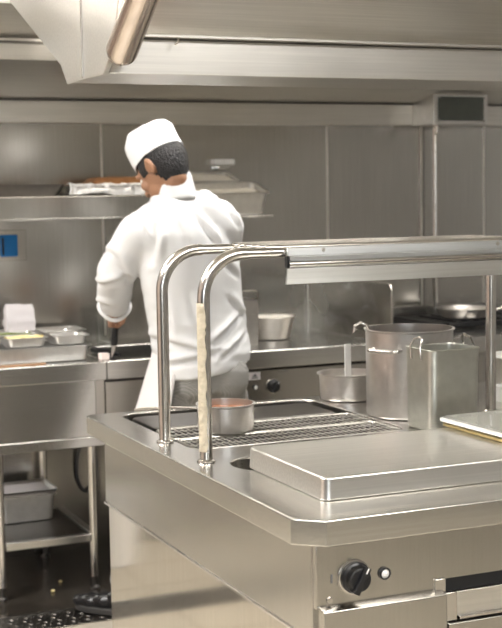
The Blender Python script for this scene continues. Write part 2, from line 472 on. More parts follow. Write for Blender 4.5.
# pass shelf
ps = thing('pass_shelf', (1.6, 2.99, .88), 'tubular steel pass shelf with bent posts standing on the island', 'shelf')
def frame(y, pl):
    r = .0145; zt = 1.353; R = .098
    p = [(1.127, y, .8815), (1.127, y, zt - R)] + arc((1.127 + R, y, zt - R), R, PI, PI / 2, 10)[1:] + [(1.233, y, zt)]
    MB().tube(p, r, 16).build('bent_post', S_PIPE, pl)
    MB().cyl((1.233, y, zt), (2.02, y, zt), .0125, seg=16).build('top_rail', S_PIPE, pl)
    x2 = 2.079
    p = [(x2, y, .8815), (x2, y, zt - R)] + arc((x2 - R, y, zt - R), R, 0, PI / 2, 10)[1:] + [(x2 - R - .01, y, zt)]
    MB().tube(p, r, 16).build('bent_post', S_PIPE, pl)
    for x in (1.127, x2):
        MB().lathe([(.0145, .001), (.022, .001), (.021, .004), (.0155, .007)], (x, y, .88), 20).build('foot_flange', S_PIPE, pl)
frame(2.855, ps); frame(3.13, ps)
for i in range(6):
    y = 2.855 + .275 * (i + 1) / 7
    MB().cyl((1.30, y, 1.362), (2.0, y, 1.362), .008, seg=12).build('shelf_bar', S_PIPE, ps)
for x in (1.30, 1.66, 2.0):
    MB().box((x - .006, 2.86, 1.346), (x + .006, 3.125, 1.355)).build('cross_strut', S_PIPE, ps)
h = MB()
h.prism([(2.838, 1.366), (2.832, 1.363), (2.829, 1.345), (2.838, 1.345)], 'X', 1.328, 1.99)
h.build('edge_profile', S_HOUS, ps, .0015)
MB().box((1.332, 2.826, 1.333), (1.99, 2.84, 1.345)).build('lamp_channel', S_HOUS, ps, .002)
MB().cyl((1.332, 2.836, 1.325), (1.99, 2.836, 1.325), .009, seg=16).build('lamp_bar', S_PIPE, ps)
MB().box((1.326, 2.828, 1.318), (1.3295, 2.845, 1.345)).build('end_cap', M_BLACK, ps, .001)
h = MB(); h.prism([(2.829, 1.316), (2.835, 1.316), (2.845, 1.279), (2.839, 1.279)], 'X', 1.327, 1.99); h.build('front_shield', S_HOUS, ps, .001)
for x in (1.42, 1.9):
    a = MB().lathe([(0, 0), (.005, 0), (.004, .002), (0, .0025)])
    for v in a.b.verts: v.co = R90 @ v.co + Vector((x, 2.8305, 1.357))
    a.build('screw', S_WIRE, ps)
tp = MB(); n = 12; rows = 40; gr = []
for j in range(rows + 1):
    z = 1.245 - .34 * j / rows; row = []
    for i in range(n + 1):
        a = math.radians(150) + math.radians(112) * i / n + .08 * math.sin(z * 90)
        if i in (0, n): a += random.uniform(-.12, .12)
        row.append(tp.b.verts.new((1.127 + .0152 * math.cos(a), 2.855 + .0152 * math.sin(a), z)))
    gr.append(row)
for j in range(rows):
    for i in range(n): tp.b.faces.new((gr[j][i], gr[j][i + 1], gr[j + 1][i + 1], gr[j + 1][i]))
o = tp.build('tape_wrap', M_TAPE, ps); o['label'] = 'yellowed peeling tape on the near post'
sd = o.modifiers.new('s', 'SOLIDIFY'); sd.thickness = .0008; sd.offset = 1

# ------------------------------------------------------------------ pots on the island
def pot(name, label, cat, x, y, z, r, h, flare=0., lip=.004, mat=S_POT, rbot=None):
    t = thing(name, (x, y, z), label, cat)
    rb = rbot or r * .985
    prof = [(0, 0), (rb - .008, 0), (rb - .002, .002), (rb, .008), (r, h - .006), (r + lip, h - .003), (r + lip, h), (r - .002, h), (rb - .004, .01), (rb - .012, .005), (0, .005)]
    MB().lathe(prof, (x, y, z), 56).build('pot_body', mat, t)
    return t
def disc(parent, name, mat, x, y, z, r, amp=.002):
    m = MB(); m.lathe([(0, .0), (r * .5, .0), (r * .85, -.0005), (r, -.002), (r, -.006)], (x, y, z), 40)
    for v in m.b.verts: v.co.z += amp * noise.noise(v.co * 60)
    return m.build(name, mat, parent)
sx, sy, zr = 1.325, 3.215, .8795
t = pot('saucepan', 'small straight-sided steel saucepan with long handle on the wire rack', 'saucepan', sx, sy, zr, .0735, .072)
disc(t, 'brown_sauce', M_COPPER, sx, sy, zr + .058, .071)
hd = MB()
hv = Vector((-.94, .33, 0)).normalized()
p = [Vector((sx, sy, zr + .058)) + hv * d + Vector((0, 0, z)) for d, z in ((.074, 0), (.1, .004), (.15, .006), (.21, .004), (.235, .002))]
hd.tube(p, [.005, .0062, .0085, .0095, .006], 12)
for v in hd.b.verts: v.co.z = zr + .06 + (v.co.z - zr - .06) * .55
hd.build('handle', S_PIPE, t)
ex, ey = 1.866, 3.205
t = pot('stock_pot', 'tall round steel stock pot with side handles and a ladle inside', 'stock pot', ex, ey, .8805, .119, .237, lip=.005)
disc(t, 'stock', plain('broth', (.30, .22, .13), .15), ex, ey, .8805 + .15, .116, .001)
for ang in (-2.62, .52):
    d = Vector((math.cos(ang), math.sin(ang), 0)); s_ = Vector((-d.y, d.x, 0)); c = Vector((ex, ey, .8805 + .188)) + d * .119
    q = [c - s_ * .042, c - s_ * .042 + d * .022, c - s_ * .032 + d * .032, c + s_ * .032 + d * .032, c + s_ * .042 + d * .022, c + s_ * .042]
    MB().tube(q, .006, 10).build('side_handle', S_PIPE, t)
ld = thing('ladle', (ex - .06, ey + .0, .89), 'steel ladle with a hooked handle leaning over the stock pot rim', 'ladle')
hk = Vector((ex - .110, ey + .024, 1.110))
dirv = Vector((.55, -.1, -1)).normalized()
pts = [hk + dirv * .19, hk + dirv * .09, hk + dirv * .01, hk - dirv * .018 + Vector((0, 0, .004)), hk - dirv * .026 + Vector((-.012, .004, .004)), hk - dirv * .026 + Vector((-.026, .009, -.006)), hk + Vector((-.04, .014, .0))]
MB().tube(pts, .0042, 10).build('handle', S_PIPE, ld)
b = MB().lathe([(0, -.022), (.02, -.017), (.028, -.006), (.03, .002), (.027, .002), (.018, -.012), (0, -.019)], hk + dirv * .195 + Vector((.022, .01, 0)), 24); b.build('bowl', S_PIPE, ld)
kx, ky = 1.846, 3.53
t = pot('small_pot', 'small round steel pot with a spatula in it beside the stock pot', 'pot', kx, ky, .8805, .085, .078, lip=.006, rbot=.081)
disc(t, 'white_sauce', M_PALE, kx, ky, .8805 + .06, .079, .001)
sp = thing('spatula', (kx - .02, ky, .9), 'flat white spatula standing upright in the small pot', 'spatula')
MB().box((kx - .024, ky - .03, .888), (kx - .003, ky - .026, 1.045), Matrix.Rotation(-.03, 3, 'X')).build('spatula_blade', M_WHITEP, sp, .0015)
# tall rectangular container
gx, gy = 1.832, 2.98
gn = thing('tall_container', (gx, gy, .8805), 'tall rectangular steel container with two wire handles in front of the stock pot', 'container')
MB().rrect(gx, gy, [(.8805, .069, .061, .02), (.884, .073, .065, .022), (1.086, .0745, .069, .022), (1.090, .077, .0715, .023), (1.091, .0745, .069, .022), (1.086, .073, .0675, .021), (.887, .071, .063, .02)], seg=6).build('container_body', S_GN, gn)
for s_ in (-1, 1):
    x = gx + s_ * .077; pz = 1.062
    q = [(x, gy - .024, pz), (x + s_ * .003, gy - .024, 1.095), (x - s_ * .006, gy - .02, 1.113), (x - s_ * .012, gy, 1.118), (x - s_ * .006, gy + .02, 1.113), (x + s_ * .003, gy + .024, 1.095), (x, gy + .024, pz)]
    MB().tube(q, .0028, 8).build('wire_handle', S_PIPE, gn)
# lids at the right
def lid(name, x, y, z, hx, hy, rot, label, mat, edge):
    t = thing(name, (x, y, z), label, 'tray', 'trays stacked on the griddle cover')
    MB().rrect(x, y, [(z, hx, hy, .02), (z + .006, hx, hy, .02), (z + .0075, hx - .004, hy - .004, .018)], rot=rot).build('lid_rim', edge, t)
    MB().rrect(x, y, [(z + .008, hx - .006, hy - .006, .018), (z + .011, hx - .008, hy - .008, .018), (z + .011, hx - .026, hy - .026, .016), (z + .0085, hx - .032, hy - .032, .014)], rot=rot, cap0=True).build('lid_panel', mat, t)
    return t
lid('serving_tray', 1.855, 2.648, .929, .152, .135, .0, 'lower flat tray with brassy rim lying on the griddle cover', M_POLY, M_RIMGOLD)
lid('serving_tray', 1.852, 2.644, .9415, .156, .139, .03, 'uppermost clear-topped white tray stacked on the brass-rimmed tray', M_POLY, M_WHITEP)

# containers behind the right post
c1 = thing('steel_pan', (2.43, 3.42, .88), 'white-lidded steel pan behind the right shelf post', 'pan')
MB().rrect(2.45, 3.45, [(.8805, .105, .075, .02), (.975, .112, .082, .02)], cap1=True).build('pan_body', S_POT, c1)
MB().rrect(2.45, 3.45, [(.9755, .117, .087, .022), (.984, .117, .087, .022), (.99, .1, .07, .02)]).build('pan_cover', M_WHITEP, c1)
c2 = thing('white_tub', (2.30, 3.19, .88), 'small white plastic tub just left of the right shelf post', 'tub')
MB().rrect(2.235, 3.26, [(.8805, .04, .04, .012), (.925, .045, .045, .012), (.925, .041, .041, .01), (.89, .036, .036, .01)]).build('tub_body', M_WHITEP, c2)

# ------------------------------------------------------------------ island hood (V shaped plenum)
ih = thing('island_hood', (1.9, 3.15, 2.2), 'bright stainless steel V shaped hood hanging over the island', 'hood')
V = [(3.29, 1.768), (3.34, 1.816), (3.88, 2.06), (3.88, 2.22), (2.5, 2.22), (2.5, 2.2), (2.94, 1.856), (3.0, 1.852), (3.0, 1.767)]
V = [(3.285, 1.767), (3.34, 1.816), (4.08, 2.14), (4.08, 2.2), (2.5, 2.2), (2.5, 2.13), (2.97, 1.858), (3.0, 1.852), (3.0, 1.767)]
MB().prism(V, 'X', .962, 3.6).build('plenum', S_HOOD, ih, .002)
MB().prism([(3.29, 1.764), (3.345, 1.816), (4.09, 2.145), (4.09, 2.2), (2.72, 2.2), (2.93, 1.81), (2.998, 1.764)], 'X', .948, .962).build('end_panel', S_HOOD, ih, .002)
MB().box((.944, 3.148, 1.768), (.948, 3.153, 2.2)).build('weld_seam', S_PIPE, ih, .001)
MB().box((.97, 2.998, 1.846), (3.6, 3.001, 1.850)).build('joint_line', S_DARK, ih)
MB().box((.97, 2.975, 1.850), (3.6, 3.0, 1.857)).build('filter_ledge', S_HOOD, ih, .001)
for x in (1.12,):
    MB().tube([(x, 2.985, 1.852), (x + .004, 2.972, 1.846), (x, 2.968, 1.838), (x - .004, 2.975, 1.834)], .002, 8).build('clip', S_PIPE, ih)
pp = MB(); P0 = Vector((.978, 2.945, 1.815)); P1 = Vector((.988, 2.47, 2.17))
pp.cyl(P0, P1, .036, seg=32); pp.ball(P0, .036, 32, 16)
o = pp.build('drain_pipe', steel('steel_copper_reflection', (.70, .62, .56), .2, 'N', 0, .04), ih); o['label'] = 'round steel pipe tinted with a coppery reflection'  # plain steel pipe; the coppery reflection is put into its base colour

# ------------------------------------------------------------------ wall hood
wh = thing('wall_hood', (1.5, 5.2, 1.775), 'long stainless steel wall hood with grease gutter above the back counters', 'hood')
MB().box((XL, 5.36, 1.775), (XR, YB, 1.865)).build('grease_gutter', S_HOOD, wh, .002)
MB().box((XL, 5.352, 1.865), (XR, YB, 1.871)).build('gutter_rim', S_DARK, wh)
MB().prism([(5.36, 1.871), (5.437, 1.871), (5.437, 2.4), (4.55, 2.4), (4.55, 2.13), (4.795, 2.045), (4.8, 1.97)], 'X', XL, XR).build('filter_bank', S_HOOD, wh, .002)
MB().box((XL, 4.785, 2.026), (XR, 4.80, 2.034)).build('filter_rail', S_DARK, wh)
tp = thing('overhead_pipe', (.6, 3.9, 2.1), 'grey steel pipe crossing at the top left corner of the view', 'pipe')
MB().cyl((.35, 3.82, 1.985), (1.05, 4.2, 2.16), .028, seg=20).build('pipe_run', S_PIPE, tp)
for i, (x, lb) in enumerate(((1.62, 'added unseen bulkhead lamp in the wall hood over the end of the prep table'), (2.45, 'added unseen bulkhead lamp in the wall hood above the cook'), (3.3, 'added unseen bulkhead lamp in the wall hood over the gas range'))):
    hl_ = thing('added_hood_lamp', (x, 4.68, 2.08), lb, 'lamp')  # lamps added behind the plenum to brighten the wall and cook
    MB().box((x - .32, 4.60, 2.07), (x + .32, 4.76, 2.125)).build('lamp_housing', S_HOOD, hl_, .004)
    MB().box((x - .30, 4.615, 2.055), (x + .30, 4.745, 2.07)).build('lamp_glass', M_LAMP, hl_, .004)
# fire suppression box
fb = thing('suppression_box', (3.28, 5.26, 1.77), 'small steel control box with nozzle and long conduit fixed under the wall hood', 'control box')
MB().box((3.143, 5.18, 1.77), (3.422, 5.361, 1.903)).build('box_body', S_PAN, fb, .003)
MB().box((3.166, 5.176, 1.786), (3.400, 5.18, 1.892)).build('cover_plate', steel('dark_green_plate', (.13, .14, .125), .2, 'N', 0, .03), fb, .001)
for x in (3.17, 3.4):
    for z in (1.787, 1.888):
        a = MB().lathe([(0, 0), (.006, 0), (.005, .003), (0, .0035)], seg=16)
        for v in a.b.verts: v.co = R90 @ v.co + Vector((x, 5.176, z))
        a.build('screw', S_PIPE, fb)
MB().box((3.25, 5.19, 1.903), (3.31, 5.2, 1.913)).build('tab', S_PIPE, fb, .001)
MB().lathe([(.014, 0), (.014, -.012), (.008, -.014), (.008, -.03), (.011, -.032), (.006, -.045), (0, -.045)], (3.195, 5.24, 1.77), 20).build('nozzle', S_PIPE, fb)
MB().cyl((3.27, 5.375, .8805), (3.27, 5.375, 1.774), .014, seg=20).build('conduit', S_PIPE, fb)

# ------------------------------------------------------------------ back counters
pt = thing('prep_table', (.8, 5.05, 0), 'steel prep table on tubular legs at the left under the pans', 'prep table')
x0, x1, yf = .92, 1.486, 4.74
ws = rr2(1.555, 1.95, 4.82, 5.22, .03)
MB().box((x0, yf, .812), (x1, YB - .002, .88)).build('table_top', S_TOP, pt, .004, 3)
MB().box((x0, yf + .016, .605), (1.446, yf + .03, .812)).build('apron_panel', S_TOP, pt, .002)
MB().box((1.449, yf + .03, .605), (x1, yf + .045, .812)).build('apron_filler', S_PANEL, pt, .002)
MB().box((x0, yf + .014, .566), (x1, yf + .05, .604)).build('front_rail', S_TOP, pt, .003)
for x in (1.104, 1.458):
    for y in (4.865, 5.36):
        if y > 5 and x > 1.4: x, y = 1.405, 5.385
        lg = MB().cyl((x, y, .05), (x, y, .81), .0165, seg=20).build('leg', S_PIPE, pt)
        MB().lathe([(.018, 0), (.018, .008), (.010, .014), (.010, .05), (0, .05)], (x, y, 0.0005), 20).build('foot', S_DARK, lg)
MB().box((1.12, 4.85, .186), (1.443, 4.88, .216)).build('shelf_front_rail', S_TOP, pt, .003)
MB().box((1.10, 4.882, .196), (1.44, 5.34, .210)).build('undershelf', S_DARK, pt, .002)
MB().box((1.444, 4.88, .200), (1.474, 5.345, .218)).build('shelf_side_rail', S_TOP, pt, .003)
def range_unit(name, x0, x1, label, knobs):
    t = thing(name, ((x0 + x1) / 2, 5.05, 0), label, 'cooking range')
    holes = [ws] if knobs else []
    plate('range_top', [(x0, yf), (x1, yf), (x1, YB - .002), (x0, YB - .002)], holes, .812, .88, S_TOP, t, .004)
    if knobs: MB().rrect(1.7525, 5.02, [(.811, .199, .202, .032), (.79, .195, .198, .03)], cap0=False).build('sink_well', S_DARK, t)
    MB().box((x0, yf + .03, .57), (x1, YB - .05, .79 if knobs else .812)).build('range_body', S_PANEL, t, .002)
    MB().box((x0, yf + .026, .655), (x1, yf + .03, .80)).build('control_fascia', S_PANEL, t, .001)
    for x in (x0 + .2, x1 - .06):
        for y in (4.9, 5.3):
            MB().cyl((x, y, .0005), (x, y, .57), .0165, seg=16).build('leg', S_PIPE, t)
    return t
rg = range_unit('cooking_range', 1.488, 2.647, 'steel cooking range with black knobs behind the cook', True)
knobset(rg, 2.165, yf + .026, .737, .026); knobset(rg, 2.01, yf + .026, .737, .026); knobset(rg, 1.86, yf + .026, .737, .026)
button(rg, 2.09, yf + .026, .737, .011)
MB().box((2.06, yf + .025, .766), (2.112, yf + .026, .796)).build('sticker', M_PAPER, rg)
s2 = MB(); s2.box((2.074, yf + .0246, .771), (2.102, yf + .025, .775)); s2.box((2.078, yf + .0246, .777), (2.098, yf + .025, .783)); s2.box((2.084, yf + .0246, .783), (2.094, yf + .025, .789)); s2.build('sticker_symbol', M_GREY, rg)
s2 = MB()
for i in range(5): s2.box((2.187 + i * .009, yf + .0255, .790), (2.193 + i * .009, yf + .026, .796))
s2.build('engraved_marks', M_GREY, rg)
r2 = range_unit('gas_range', 2.657, 4.3, 'steel gas range with grates behind the splash guard at the right', False)
MB().box((2.72, 5.40, .88), (4.2, 5.43, .955)).build('upstand_ledge', S_TOP, r2, .003)
def grate(x):
    t = thing('burner_grate', (x, 5.16, .88), 'black cast iron burner grate nearest the splash guard' if x < 3 else 'black cast iron burner grate under the conduit pipe' if x < 3.4 else 'black cast iron burner grate at the far right', 'burner grate')
    g = MB()
    for s_ in (-1, 1):
        g.box((x - .18, 5.16 + s_ * .17 - .008, .895), (x + .18, 5.16 + s_ * .17 + .008, .915)); g.box((x + s_ * .17 - .008, 4.99, .895), (x + s_ * .17 + .008, 5.33, .915))
    for i in range(5): g.box((x - .12 + i * .06 - .006, 4.99, .905), (x - .12 + i * .06 + .006, 5.33, .92))
    for a in (-1, 1):
        for b_ in (-1, 1): g.box((x + a * .17 - .008, 5.16 + b_ * .17 - .008, .8805), (x + a * .17 + .008, 5.16 + b_ * .17 + .008, .9))
    g.build('grate_bars', M_BLACK, t, .002)
    MB().lathe([(0, 0), (.05, 0), (.05, .012), (.03, .018), (0, .018)], (x, 5.16, .8805)).build('burner_cap', M_BLACK, t)
for x in (2.9, 3.28, 3.66): grate(x)
fp = thing('frying_pan', (3.28, 5.14, .92), 'shallow steel frying pan with long handle on the grate below the conduit', 'frying pan')
MB().lathe([(0, 0), (.095, 0), (.105, .004), (.13, .04), (.133, .04), (.108, .006), (.09, .003), (0, .003)], (3.28, 5.14, .9205)).build('pan_body', S_POT, fp)
MB().tube([(3.38, 5.06, .952), (3.43, 5.02, .972), (3.5, 4.965, .978), (3.55, 4.925, .975)], [.006, .007, .009, .008], 10).build('handle', S_PIPE, fp)
# splash guard
sg = thing('splash_guard', (2.652, 5.07, .88), 'thin upright steel splash guard with rounded corner between the two ranges', 'splash guard')
gp = [(4.69, .8805), (5.42, .8805), (5.42, 1.117)] + [(4.72 + .03 * math.cos(a), 1.087 + .03 * math.sin(a)) for a in [PI / 2 + PI / 2 * i / 6 for i in range(7)]]
MB().prism(gp, 'X', 2.649, 2.655).build('guard_sheet', steel('guard_steel', (.42, .40, .36), .25, 'Z', .02, .06), sg)
q = [(2.652, y, z) for y, z in [gp[0]] + gp[:2:-1] + [gp[2]]]
MB().tube(q, .0055, 10).build('guard_rim', S_PIPE, sg)
MB().box((2.638, 5.418, .8805), (2.665, 5.436, 1.117)).build('corner_strip', S_TOP, sg, .002)
MB().box((2.636, 4.7, .8803), (2.648, 5.42, .8845)).build('base_flange', S_TOP, sg, .001)

# ------------------------------------------------------------------ things on the prep table
def gnpan(name, x, y, z, hx, hy, h, label, fill=None, fz=.75, mat=S_PAN, group=None, cat='pan', rot=0., r=.02):
    t = thing(name, (x, y, z), label, cat, group)
    MB().rrect(x, y, [(z, hx - .02, hy - .02, r), (z + .004, hx - .015, hy - .015, r), (z + h - .004, hx - .01, hy - .01, r), (z + h - .003, hx, hy, r), (z + h, hx, hy, r), (z + h, hx - .011, hy - .011, r), (z + .006, hx - .017, hy - .017, r)], rot=rot).build('pan_body', mat, t)
    if fill:
        m = MB(); m.rrect(x, y, [(z + .008, hx - .019, hy - .019, r), (z + h * fz, hx - .015, hy - .015, r)], rot=rot, seg=4)
        bmesh.ops.subdivide_edges(m.b, edges=m.b.edges[:], cuts=2, use_grid_fill=True)
        for v in m.b.verts:
            if v.co.z > z + h * fz - .002: v.co.z += .012 * noise.noise(v.co * 28) + .004 * noise.noise(v.co * 90)
        m.build('food', fill, t)
    return t
gnpan('steel_pan', 1.205, 4.95, .8805, .245, .155, .058, 'wide shallow steel pan carrying the small pans on the prep table', cat='pan')
gnpan('food_pan', 1.21, 4.865, .9395, .082, .066, .036, 'small steel pan of yellow food at the front of the prep table', M_YELLOW, 1.0)
gnpan('food_pan', 1.375, 4.87, .9395, .073, .066, .036, 'small steel pan beside the yellow food, nearer the cook', M_PALE, .6)
gnpan('food_pan', 1.215, 5.015, .9395, .082, .066, .036, 'small steel pan of green food behind the yellow food', M_GREEN, .8)
gnpan('food_pan', 1.377, 5.015, .9395, .073, .066, .036, 'small steel pan behind the pan nearest the cook', M_PALE, .7)
gnpan('food_pan', 1.05, 4.9, .9395, .065, .11, .036, 'small steel pan cut off at the left edge of the photo', M_GREEN, .8)
gnpan('food_pan', 1.33, 5.28, .8805, .22, .09, .075, 'long steel pan at the back of the prep table near the wall', M_PALE, .8)
pb = thing('paper_bag', (1.30, 5.2, .96), 'crumpled white paper bag standing behind the food pans', 'bag')
m = MB(); m.rrect(1.295, 5.26, [(.958, .056, .028, .006), (1.0, .06, .03, .006), (1.04, .058, .02, .006), (1.062, .056, .008, .004)], seg=3)
bmesh.ops.subdivide_edges(m.b, edges=m.b.edges[:], cuts=3, use_grid_fill=True)
for v in m.b.verts:
    if v.co.z > .96: v.co += Vector((noise.noise(v.co * 25), noise.noise(v.co * 25 + Vector((5, 0, 0))), noise.noise(v.co * 20 + Vector((0, 9, 0))))) * .007
m.build('bag_body', M_PAPER, pb)
wbd = MB().box((1.0, 4.745, .8805), (1.262, 4.765, .888)).build('wooden_board', M_WOOD, base=(1.13, 4.755, .8805), bevel=.002)
tag(wbd, 'thin brown wooden board along the front edge of the prep table', 'board')
sk = thing('black_spoon', (1.52, 4.93, .88), 'black plastic spoon lying at the right end of the food pans', 'spoon')
MB().tube([(1.515, 5.0, .895), (1.53, 4.92, .893), (1.548, 4.86, .892), (1.56, 4.82, .892)], [.012, .016, .012, .006], 10).build('spoon_body', M_BLACK, sk)
cu = thing('white_block', (1.53, 4.79, .88), 'small white block at the tip of the cook\'s knife', 'block')
MB().box((1.475, 4.775, .8805), (1.51, 4.81, .905)).build('block_body', plain('pinkish_block', (.8, .70, .66), .6), cu, .004)
gl = thing('drinking_glass', (1.66, 5.3, .88), 'clear drinking glass on the counter behind the cook\'s hand', 'glass')
MB().lathe([(0, 0), (.028, 0), (.034, .135), (.0325, .135), (.027, .008), (0, .008)], (1.66, 5.33, .8805), 28).build('glass_body', M_GLASS, gl)
# range right of the cook
tc_ = thing('tall_container', (2.11, 4.99, .88), 'tall narrow steel container with a wire handle behind the cook', 'container')
MB().rrect(2.11, 4.99, [(.8805, .068, .07, .012), (1.062, .07, .072, .012), (1.062, .067, .069, .01), (.89, .065, .067, .01)]).build('container_body', S_POT, tc_)
MB().tube([(2.10, 4.925, 1.04), (2.10, 4.92, 1.09), (2.11, 4.92, 1.10), (2.165, 4.92, 1.10), (2.175, 4.92, 1.09), (2.175, 4.925, 1.04)], .0035, 8).build('wire_handle', S_PIPE, tc_)
bw = thing('mixing_bowl', (2.315, 5.12, .88), 'round steel bowl full of white cream on the range', 'bowl')
MB().lathe([(0, 0), (.074, 0), (.08, .004), (.104, .09), (.111, .094), (.109, .096), (.1, .09), (.076, .006), (0, .006)], (2.315, 5.12, .8805)).build('bowl_body', S_POT, bw)
disc(bw, 'cream', M_PALE, 2.315, 5.12, .8805 + .092, .096, .008)
# under the table
gnpan('steel_pan', 1.28, 5.245, .2105, .118, .1, .105, 'deep steel pan standing on the undershelf of the prep table', cat='pan')
up = thing('baking_tray', (1.28, 5.245, .316), 'shallow steel tray laid over the deep pan on the undershelf', 'tray')
MB().rrect(1.28, 5.245, [(.3165, .105, .092, .02), (.337, .122, .108, .02), (.337, .118, .104, .02), (.321, .102, .09, .018)]).build('tray_body', S_POT, up)
MB().rrect(1.28, 5.245, [(.322, .1, .088, .018), (.329, .1, .088, .018)]).build('tray_liner', M_PAPER, up)
cb = MB(); cc = Vector((1.60, 5.41, .34))
cb.tube([cc + Vector((.042 * math.cos(a), .008 * math.sin(a * .5), (.09 if math.sin(a) < 0 else .13) * math.sin(a))) for a in [PI * .45 + 1.75 * PI * i / 24 for i in range(25)]] , .006, 8)
cbo = cb.build('hanging_cable', M_GREY, base=(1.60, 5.41, .43)); tag(cbo, 'dark cable hanging in a loop behind the table leg', 'cable')

# wall shelf and its contents
wsx = thing('wall_shelf', (1.0, 5.28, 1.39), 'long steel wall shelf with deep front lip at the left of the cook', 'shelf')
MB().box((-.6, 5.12, 1.397), (1.96, YB - .001, 1.485)).build('shelf_box', S_WALL, wsx, .004)
MB().box((1.96, 5.12, 1.384), (2.34, YB - .001, 1.3925)).build('shelf_plate', S_WALL, wsx, .002)
MB().box((-.6, 5.10, 1.392), (1.96, 5.12, 1.40)).build('lip_fold', S_TOP, wsx, .001)
t = gnpan('serving_pan', 2.155, 5.205, 1.4125, .165, .088, .098, 'steel pan tilted on the shelf end nearest the viewer behind the cook', M_PALE, .75, r=.025, mat=S_PAN); t.rotation_euler.x = .27
t = gnpan('serving_pan', 2.10, 5.352, 1.492, .155, .075, .065, 'tilted steel pan set higher behind the other at the shelf end', M_PALE, .85, r=.02, mat=S_PAN); t.rotation_euler.x = .27
bx = MB().prism([(5.305, 1.393), (5.43, 1.393), (5.43, 1.506), (5.305, 1.472)], 'X', 1.97, 2.24).build('pan_stand', S_WALL, base=(2.1, 5.365, 1.39), bevel=.002)
tag(bx, 'plain steel stand under the higher pan on the shelf end', 'stand')
dk = thing('steel_bin', (1.25, 5.3, 1.485), 'long dark steel bin on the left part of the wall shelf', 'bin')
MB().rrect(1.08, 5.28, [(1.4855, .36, .12, .02), (1.53, .385, .135, .02), (1.53, .38, .13, .018), (1.49, .355, .115, .018)]).build('bin_body', S_DARK, dk)
tr = thing('foil_tray', (1.68, 5.25, 1.485), 'long tray with brown roast and crumpled foil left of the cook\'s head', 'tray')
MB().rrect(1.70, 5.25, [(1.4855, .19, .10, .02), (1.52, .22, .115, .02), (1.522, .235, .125, .02), (1.524, .22, .113, .02), (1.49, .185, .095, .018)]).build('tray_body', S_TOP, tr)
m = MB(); m.rrect(1.74, 5.25, [(1.495, .14, .09, .03), (1.53, .16, .1, .03), (1.552, .14, .075, .03), (1.557, .10, .05, .03)], seg=5)
m.build('roast', M_BROWN, tr)
m = MB(); nx, ny = 60, 16; G = []
for i in range(nx + 1):
    row = []
    for j in range(ny + 1):
        u, v = i / nx, j / ny
        x = 1.475 + .45 * u
        drop = max(0, v - .45) * (.06 + (.16 if .40 < u < .68 else .02) * (.6 + .4 * math.sin(u * 20)))
        y = 5.165 - .05 * min(v, .5) - .012 * v; z = 1.531 - drop
        p = Vector((x, y, z)); d = Vector((noise.noise(p * 45), noise.noise(p * 45 + Vector((3, 1, 0))), noise.noise(p * 45 + Vector((0, 7, 2))))) * .007
        row.append(m.b.verts.new(p + d))
    G.append(row)
for i in range(nx):
    for j in range(ny): m.b.faces.new((G[i][j], G[i + 1][j], G[i + 1][j + 1], G[i][j + 1]))
o = m.build('foil', M_FOIL, tr, angle=12); o['label'] = 'crumpled silver foil'
sd = o.modifiers.new('s', 'SOLIDIFY'); sd.thickness = .001
# wall fittings
so = thing('wall_socket', (1.305, YB, 1.285), 'bright blue wall socket cover in a steel frame at the left edge', 'socket')
f = MB()
f.box((1.235, YB - .008, 1.225), (1.375, YB, 1.35)); f.build('socket_frame', S_PANEL, so, .002)
MB().box((1.266, YB - .02, 1.243), (1.338, YB - .008, 1.331)).build('socket_cover', M_BLUE, so, .006)
MB().box((1.272, YB - .023, 1.25), (1.28, YB - .02, 1.32)).build('cover_hinge', M_BLACK, so, .001)
wd = thing('wall_bracket', (2.235, YB, 1.62), 'small pale fitting on the wall above the shelf pans', 'fitting')
MB().box((2.19, YB - .05, 1.605), (2.285, YB, 1.63)).build('bracket_body', M_WHITEP, wd, .006)
MB().box((2.21, YB - .045, 1.585), (2.265, YB, 1.605)).build('bracket_clip', S_TOP, wd, .004)

# drain grating
dg_ = thing('floor_grating', (.6, 4.57, 0), 'checker plate floor grating in front of the prep table', 'floor grating')
MB().box((XL, 4.475, -.010), (2.6, 4.655, -.004)).build('grating_plate', S_DARK, dg_)
MB().box((XL, 4.655, -.010), (2.6, 4.668, .003)).build('grating_edge', S_TOP, dg_)
MB().box((XL, 4.4725, -.010), (2.6, 4.476, .002)).build('grating_edge', S_TOP, dg_)
st = MB()
for i in range(70):
    for j in range(5):
        x = .35 + i * .026 + (.013 if j % 2 else 0); y = 4.492 + j * .036
        st.ball((x, y, -.004), (.011, .0042, .004), 8, 6, Matrix.Rotation(PI / 4 if (i + j) % 2 else -PI / 4, 3, 'Z'))
o = st.build('plate_studs', S_DARK, dg_); o['kind'] = 'stuff'
for x, y, s_ in ((1.36, 5.0, .007), (1.30, 4.89, .008)):
    o = MB().ball((x, y, s_ * .7), (s_, s_ * .8, s_ * .7), 10, 8).build('food_crumb', M_YELLOW, base=(x, y, 0))
    tag(o, 'yellow crumb on the shaded floor, farther from the shoe' if y > 4.95 else 'yellow crumb on the shaded floor, nearer the shoe', 'crumb')
# bucket mirrored in the island's side panel
bk = thing('white_bucket', (.62, 5.2, 0), 'white plastic bucket mirrored in the polished side of the island', 'bucket')
MB().lathe([(0, .002), (.105, .002), (.135, .27), (.142, .272), (.142, .285), (.131, .285), (.103, .008), (0, .008)], (.62, 5.2, 0)).build('bucket_body', M_WHITEP, bk)
MB().tube([Vector((.62, 5.2, .25)) + Vector((.145 * math.cos(a), -.06 * math.sin(a), -.13 * math.sin(a))) for a in [PI * i / 16 for i in range(17)]], .0025, 8).build('bucket_handle', S_WIRE, bk)
